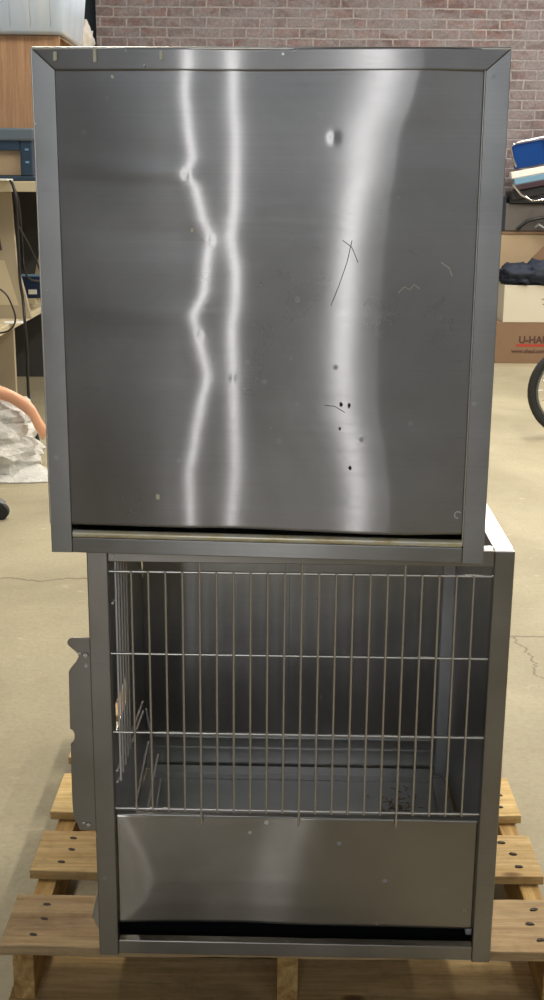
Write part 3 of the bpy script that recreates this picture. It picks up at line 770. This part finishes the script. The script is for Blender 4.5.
# plastic bags
def bag(name, label, mat, c, r, seed, amp=.28, crease=.25):
    mb = MB(); mb.blob((0, 0, r[2]*.92), r, seed, amp, 2.2, (56, 36), crease)
    mb.v = [Vector((v.x, v.y, max(v.z, .002))) for v in mb.v]
    o = mb.build(name, mat, loc=c); return tag(o, label, 'plastic bag', 'crumpled plastic bags beside the desk') if label else o
pb = thing('plastic_bag', 'heap of crumpled clear plastic bag with a salmon edge on the floor before the desk', 'plastic bag', (-1.56, 6.38, 0), 0)
def heap(name, mat, c, r, seed, n, amp, crease):
    mb = MB(); mb.blob((0, 0, 0), (1, 1, 1), seed, 0, n, (40, 26), 0)
    vs = []
    for v in mb.v:
        d = Vector(v); q = d*1.6+Vector((seed, 0, 0))
        f1_ = noise.voronoi(Vector((q.x*.8+q.z*.5, q.y, q.z*1.5)))[0]; f2_ = (noise.noise(q*4)+.5,)
        a_ = 1+amp*noise.noise(q*.8)-crease*(f1_[0])+crease*.9*min(.35, f1_[1]-f1_[0])-crease*.3*f2_[0]
        p = Vector((d.x*r[0], d.y*r[1], d.z*r[2]))*a_+Vector(c)
        vs.append(Vector((p.x, p.y, max(p.z, .003))))
    mb.v = vs; mb.sm = [False]*len(mb.sm); return mb.build(name, mat, pb)
heap('film_body', M['bag'], (-.02, 0, .14), (.36, .27, .25), 2, 2, .12, .24)
heap('upper_fold', M['bag2'], (-.06, .05, .27), (.34, .25, .22), 5, 2, .12, .24)
b3 = MB()
op = [at(-6, 386, 6.30), at(4, 388, 6.28), at(15, 393, 6.27), at(28, 400, 6.26), at(35, 408, 6.26), at(41, 419, 6.28), at(48, 431, 6.3)]
fold = []
for i, p in enumerate(op):
    p = p-Vector((-1.56, 6.38, 0)); fold.append([p+Vector((0, 0, .006)), p+Vector((.0, -.012, -.016-.008*(i % 2))), p+Vector((-.03, -.004, -.05-.01*(i % 2))), p+Vector((-.05, .05, -.03))])
loft(b3, fold); b3.build('salmon_edge', M['orange'], pb)
sk = MB(); sp_ = [(-.1, -.29, .004), (.30, -.27, .004), (.40, -.24, .006), (.44, -.20, .01), (.30, -.08, .07), (0, -.1, .06)]
sk.prism([(p[0], p[1]) for p in sp_], lambda x, y: (x, y, .002), lambda x, y: (x, y, .008+.35*max(0, y+.24))); sk.build('floor_flap', M['bag'], pb)
cable('floor_cord', [at(34, 430, 6.75), at(38, 440, 6.75), at(37, 449, 6.7), at(33, 454, 6.65)], .012, 'short black cord arc beside the plastic bags')
kn = MB(); kn.blob((0, 0, .022), (.03, .03, .02), 3, .2); tag(kn.build('rubber_foot', M['black'], loc=(-1.11, 6.62, 0)), 'small black foot on the floor right of the bags', 'foot')
# caster foot at left edge
cs = thing('chair_caster', 'black caster with grey arm on the concrete at the left edge', 'caster', (-1.25, 5.42, 0), 0)
MB().tube([(-.02, -.018, .038), (-.02, .018, .038)], .037, 16).build('wheel', M['rubber'], cs, bevel=.004)
MB().tube([(-.055, .03, .030), (-.055, .055, .030)], .030, 16).build('wheel', M['rubber'], cs, bevel=.004)
MB().prism([(.0, .075), (-.03, .095), (-.35, .12), (-.35, .085), (-.06, .068)], lambda x, z: (x, -.01, z), lambda x, z: (x, .04, z)).build('arm', M['greymetal'], cs, bevel=.004)

# tall cabinet in the alcove with a white bundle (mostly behind the cages)
cb = thing('tall_cabinet', 'dark tall cabinet standing in the corner behind the cages', 'cabinet', (-1.95, 10.9, 0), 0)
MB().box(-.3, .355, 0, .55, 0, 2.55).build('body', M['darkteal'], cb, bevel=.01); MB().box(-.28, .26, -.02, 0, .05, 2.5).build('door', M['darkteal'], cb, bevel=.004)
wbn = MB(); wbn.blob((0, 0, .14), (.09, .12, .17), 6, .3, 3, (28, 18), .2); wbn.v = [Vector((v.x, v.y, max(v.z, 0))) for v in wbn.v]
tag(wbn.build('white_bundle', simple('off_white_cloth', srgb(205, 198, 190), .9, 0, .2, 12, .4), loc=(-1.66, 11.0, 2.551)), 'off-white crumpled bundle between the clear tub and the brick wall', 'bundle')

# ------------------------------------------------------------------ right background: box stack
YB = 10.62
def carton(name, label, x0, x1, z0, z1, mat, y=YB, d=.42, tape=True, cat='box'):
    t = thing(name, label, cat, ((x0+x1)/2, y, z0), 0); w2 = (x1-x0)/2; h = z1-z0
    b = MB().box(-w2, w2, 0, d, 0, h).build('body', mat, t, bevel=.004)
    if tape: MB().box(-w2-.001, w2+.001, d/2-.03, d/2+.03, h-.001, h+.001).build('tape', M['cardtan'], t)
    MB().box(-w2+.003, w2-.003, -.0008, .002, h*.5-.0005+h*.5-.012, h-.006).build('edge_crease', mat, t)
    return t
uh = carton('moving_box', 'brown printed cardboard moving box at the bottom of the stack on the floor', 1.93, 2.62, 0, .362, M['card'])
tx = text('printed_letters', 'U-HAUL', .086, M['ink'], uh, (2.170-2.275, -.0015, .182), bold=.003)
MB().box(2.15-2.275, 2.62-2.275-.02, -.0012, .001, .150, .172).build('printed_band', M['red'], uh)
text('printed_letters', 'www.uhaul.com', .046, M['ink'], uh, (2.11-2.275, -.0015, .095), bold=.0015)
wc = carton('white_box', 'white cardboard box between the brown moving box and dark cloth', 2.02, 2.64, .363, .685, M['whitecard'])
for a, b, l in ((.02, .20, .05), (.03, .155, .06)): MB().box(a, a+l, -.001, .001, b, b+.008).build('scuff', M['greymetal'], wc)
nv = MB()
for k, (a, b, c_) in enumerate(((2.14, .15, .05), (2.35, .2, .07), (2.55, .16, .06))): nv.blob((a-2.3, 0, .08), (b+.04, .2, c_+.05), k+3, .3, 3, (32, 18), .2)
nv.v = [Vector((v.x, v.y, max(v.z, 0))) for v in nv.v]
tag(nv.build('dark_cloth', M['navy'], loc=(2.33, YB+.16, .687)), 'dark navy cloth heaped on top of the white box', 'cloth')
tc = thing('open_carton', 'tan open carton with a folded flap behind the dark cloth', 'box', (2.3, YB+.24, .687), 0)
MB().box(-.36, .36, .16, .38, 0, .42).build('body', M['cardtan'], tc, bevel=.004)
MB().prism([(.0, .20), (.16, .37), (.30, .25), (.17, .13)], lambda x, z: (x, .10, z), lambda x, z: (x, .105, z)).build('flap', M['card'], tc)
MB().box(-.37, .37, .15, .40, .42, .445).build('rim', M['card'], tc, bevel=.003)
gm = thing('grey_case', 'dark grey case lying on the tan open carton', 'case', (2.33, YB+.38, 1.134), 0)
MB().box(-.27, .40, 0, .3, 0, .24).build('body', simple('taupe_grey_case', srgb(92, 88, 86), .6), gm, bevel=.01)
MB().box(-.30, -.27, 0, .3, 0, .30).build('side', M['navy'], gm, bevel=.004)
hd = MB().tube([(-.16, -.02, .02), (-.08, -.05, .09), (.05, -.05, .12), (.2, -.05, .10), (.34, -.03, .05)], .016, 8); hd.build('handle', M['black'], gm)
MB().tube([(.0, -.05, .03), (.02, -.06, .06), (.08, -.06, .02), (.3, -.06, .02)], .018, 8).build('clasp', M['greymetal'], gm)
# blue padded chair, tilted, with chrome tube frame
ch = thing('blue_chair', 'blue padded chair with chrome frame tipped on top of the box stack', 'chair', (2.29, YB+.30, 1.376), 0)
A = R(11)
def tl(x, z): return (x*math.cos(A)-z*math.sin(A), x*math.sin(A)+z*math.cos(A))
def quad(name, x0, x1, z0, z1, y0, y1, mat, bev=.006):
    ps = [tl(x0, z0), tl(x1, z0), tl(x1, z1), tl(x0, z1)]
    return MB().prism(ps, lambda x, z: (x, y0, z+.20), lambda x, z: (x, y1, z+.20)).build(name, mat, ch, bevel=bev)
quad('backrest', -.16, .45, .12, .33, 0, .06, M['blue'], .012)
quad('seat_band', -.20, .45, .045, .105, -.01, .08, M['white'], .008)
quad('blue_band', -.18, .45, -.01, .045, -.005, .08, M['lightblue'], .006)
quad('dark_band', -.18, .45, -.06, -.01, 0, .08, M['maroon'], .006)
quad('underside', -.22, .45, -.14, -.06, .03, .25, M['black'], .01)
def tp3(x, z, y=-.02): a = tl(x, z); return (a[0], y, a[1]+.20)
MB().tube([tp3(.45, .345), tp3(-.12, .345), tp3(-.175, .32), tp3(-.17, .22), tp3(-.15, .14)], .010, 8).build('back_tube', M['chrome'], ch)
MB().tube([tp3(.14, .12), tp3(.12, .33)], .010, 8).build('back_tube', M['chrome'], ch)
MB().tube([tp3(-.2, .0), tp3(-.14, -.1), tp3(-.05, -.17), tp3(.06, -.18), tp3(.13, -.13), tp3(.16, -.03), tp3(.22, .0)], .011, 8).build('leg_tube', M['chrome'], ch)
MB().box(-.2, .30, .05, .22, 0, .06).build('foot_rail', M['black'], ch, bevel=.006)
# ------------------------------------------------------------------ bicycle
bk = thing('bicycle', 'bicycle with fat black tyre standing at the right edge on the concrete', 'bicycle', (1.885, 7.42, 0), 0)
def wheel(cx, name_parent):
    Rr = .295
    tire = MB().tube([(cx+(Rr-.026)*math.cos(t*math.pi/24), 0, Rr+(Rr-.026)*math.sin(t*math.pi/24)) for t in range(48)], .026, 12, True).build('tyre', M['rubber'], name_parent)
    MB().tube([(cx+(Rr-.058)*math.cos(t*math.pi/24), 0, Rr+(Rr-.058)*math.sin(t*math.pi/24)) for t in range(48)], .010, 8, True).build('rim', M['greymetal'], tire)
    MB().tube([(cx, -.04, Rr), (cx, .04, Rr)], .018, 12).build('hub', M['greymetal'], tire)
    s0 = None
    for k in range(20):
        a = 2*math.pi*k/20; mb = MB().tube([(0, .02*(-1)**k, 0), (.232, 0, 0)], .0013, 5)
        s = mb.build('spoke', M['chrome'], tire, loc=(cx, 0, Rr)); s.rotation_euler = (0, -a, 0)
wheel(0, bk); wheel(.98, bk)
pt = M['blue']
MB().tube([(0, -.05, .295), (.10, -.05, .56), (.13, 0, .64)], .012, 8).build('fork', pt, bk); MB().tube([(0, .05, .295), (.10, .05, .56), (.13, 0, .64)], .012, 8).build('fork', pt, bk)
MB().tube([(.12, 0, .60), (.17, 0, .78)], .018, 10).build('head_tube', pt, bk)
MB().tube([(.14, 0, .66), (.52, 0, .28)], .018, 10).build('down_tube', pt, bk); MB().tube([(.16, 0, .74), (.66, 0, .62)], .016, 10).build('top_tube', pt, bk)
MB().tube([(.52, 0, .28), (.69, 0, .76)], .016, 10).build('seat_tube', pt, bk)
MB().tube([(.52, -.03, .28), (.98, -.05, .295)], .010, 8).tube([(.52, .03, .28), (.98, .05, .295)], .010, 8).build('chain_stay', pt, bk)
MB().tube([(.66, -.03, .62), (.98, -.05, .295)], .009, 8).tube([(.66, .03, .62), (.98, .05, .295)], .009, 8).build('seat_stay', pt, bk)
MB().tube([(.17, -.28, .86), (.15, -.1, .84), (.17, 0, .80), (.15, .1, .84), (.17, .28, .86)], .012, 8).build('handlebar', M['black'], bk)
sd = MB(); sd.blob((.70, 0, .79), (.13, .07, .035), 1, .05); sd.build('saddle', M['black'], bk)
MB().tube([(.52, -.05, .28), (.60, -.09, .16)], .009, 8).tube([(.52, .05, .28), (.44, .09, .40)], .009, 8).tube([(.52, -.06, .28), (.52, -.045, .28)], .08, 16).build('crank', M['greymetal'], bk)
MB().tube([(.45, -.03, .27), (.34, -.16, .012)], .009, 8).build('kickstand', M['greymetal'], bk)

# ------------------------------------------------------------------ output look
s = bpy.context.scene
s.view_settings.view_transform = 'Standard'; s.view_settings.look = 'None'; s.view_settings.exposure = 0; s.view_settings.gamma = 1
s.view_settings.use_curve_mapping = False
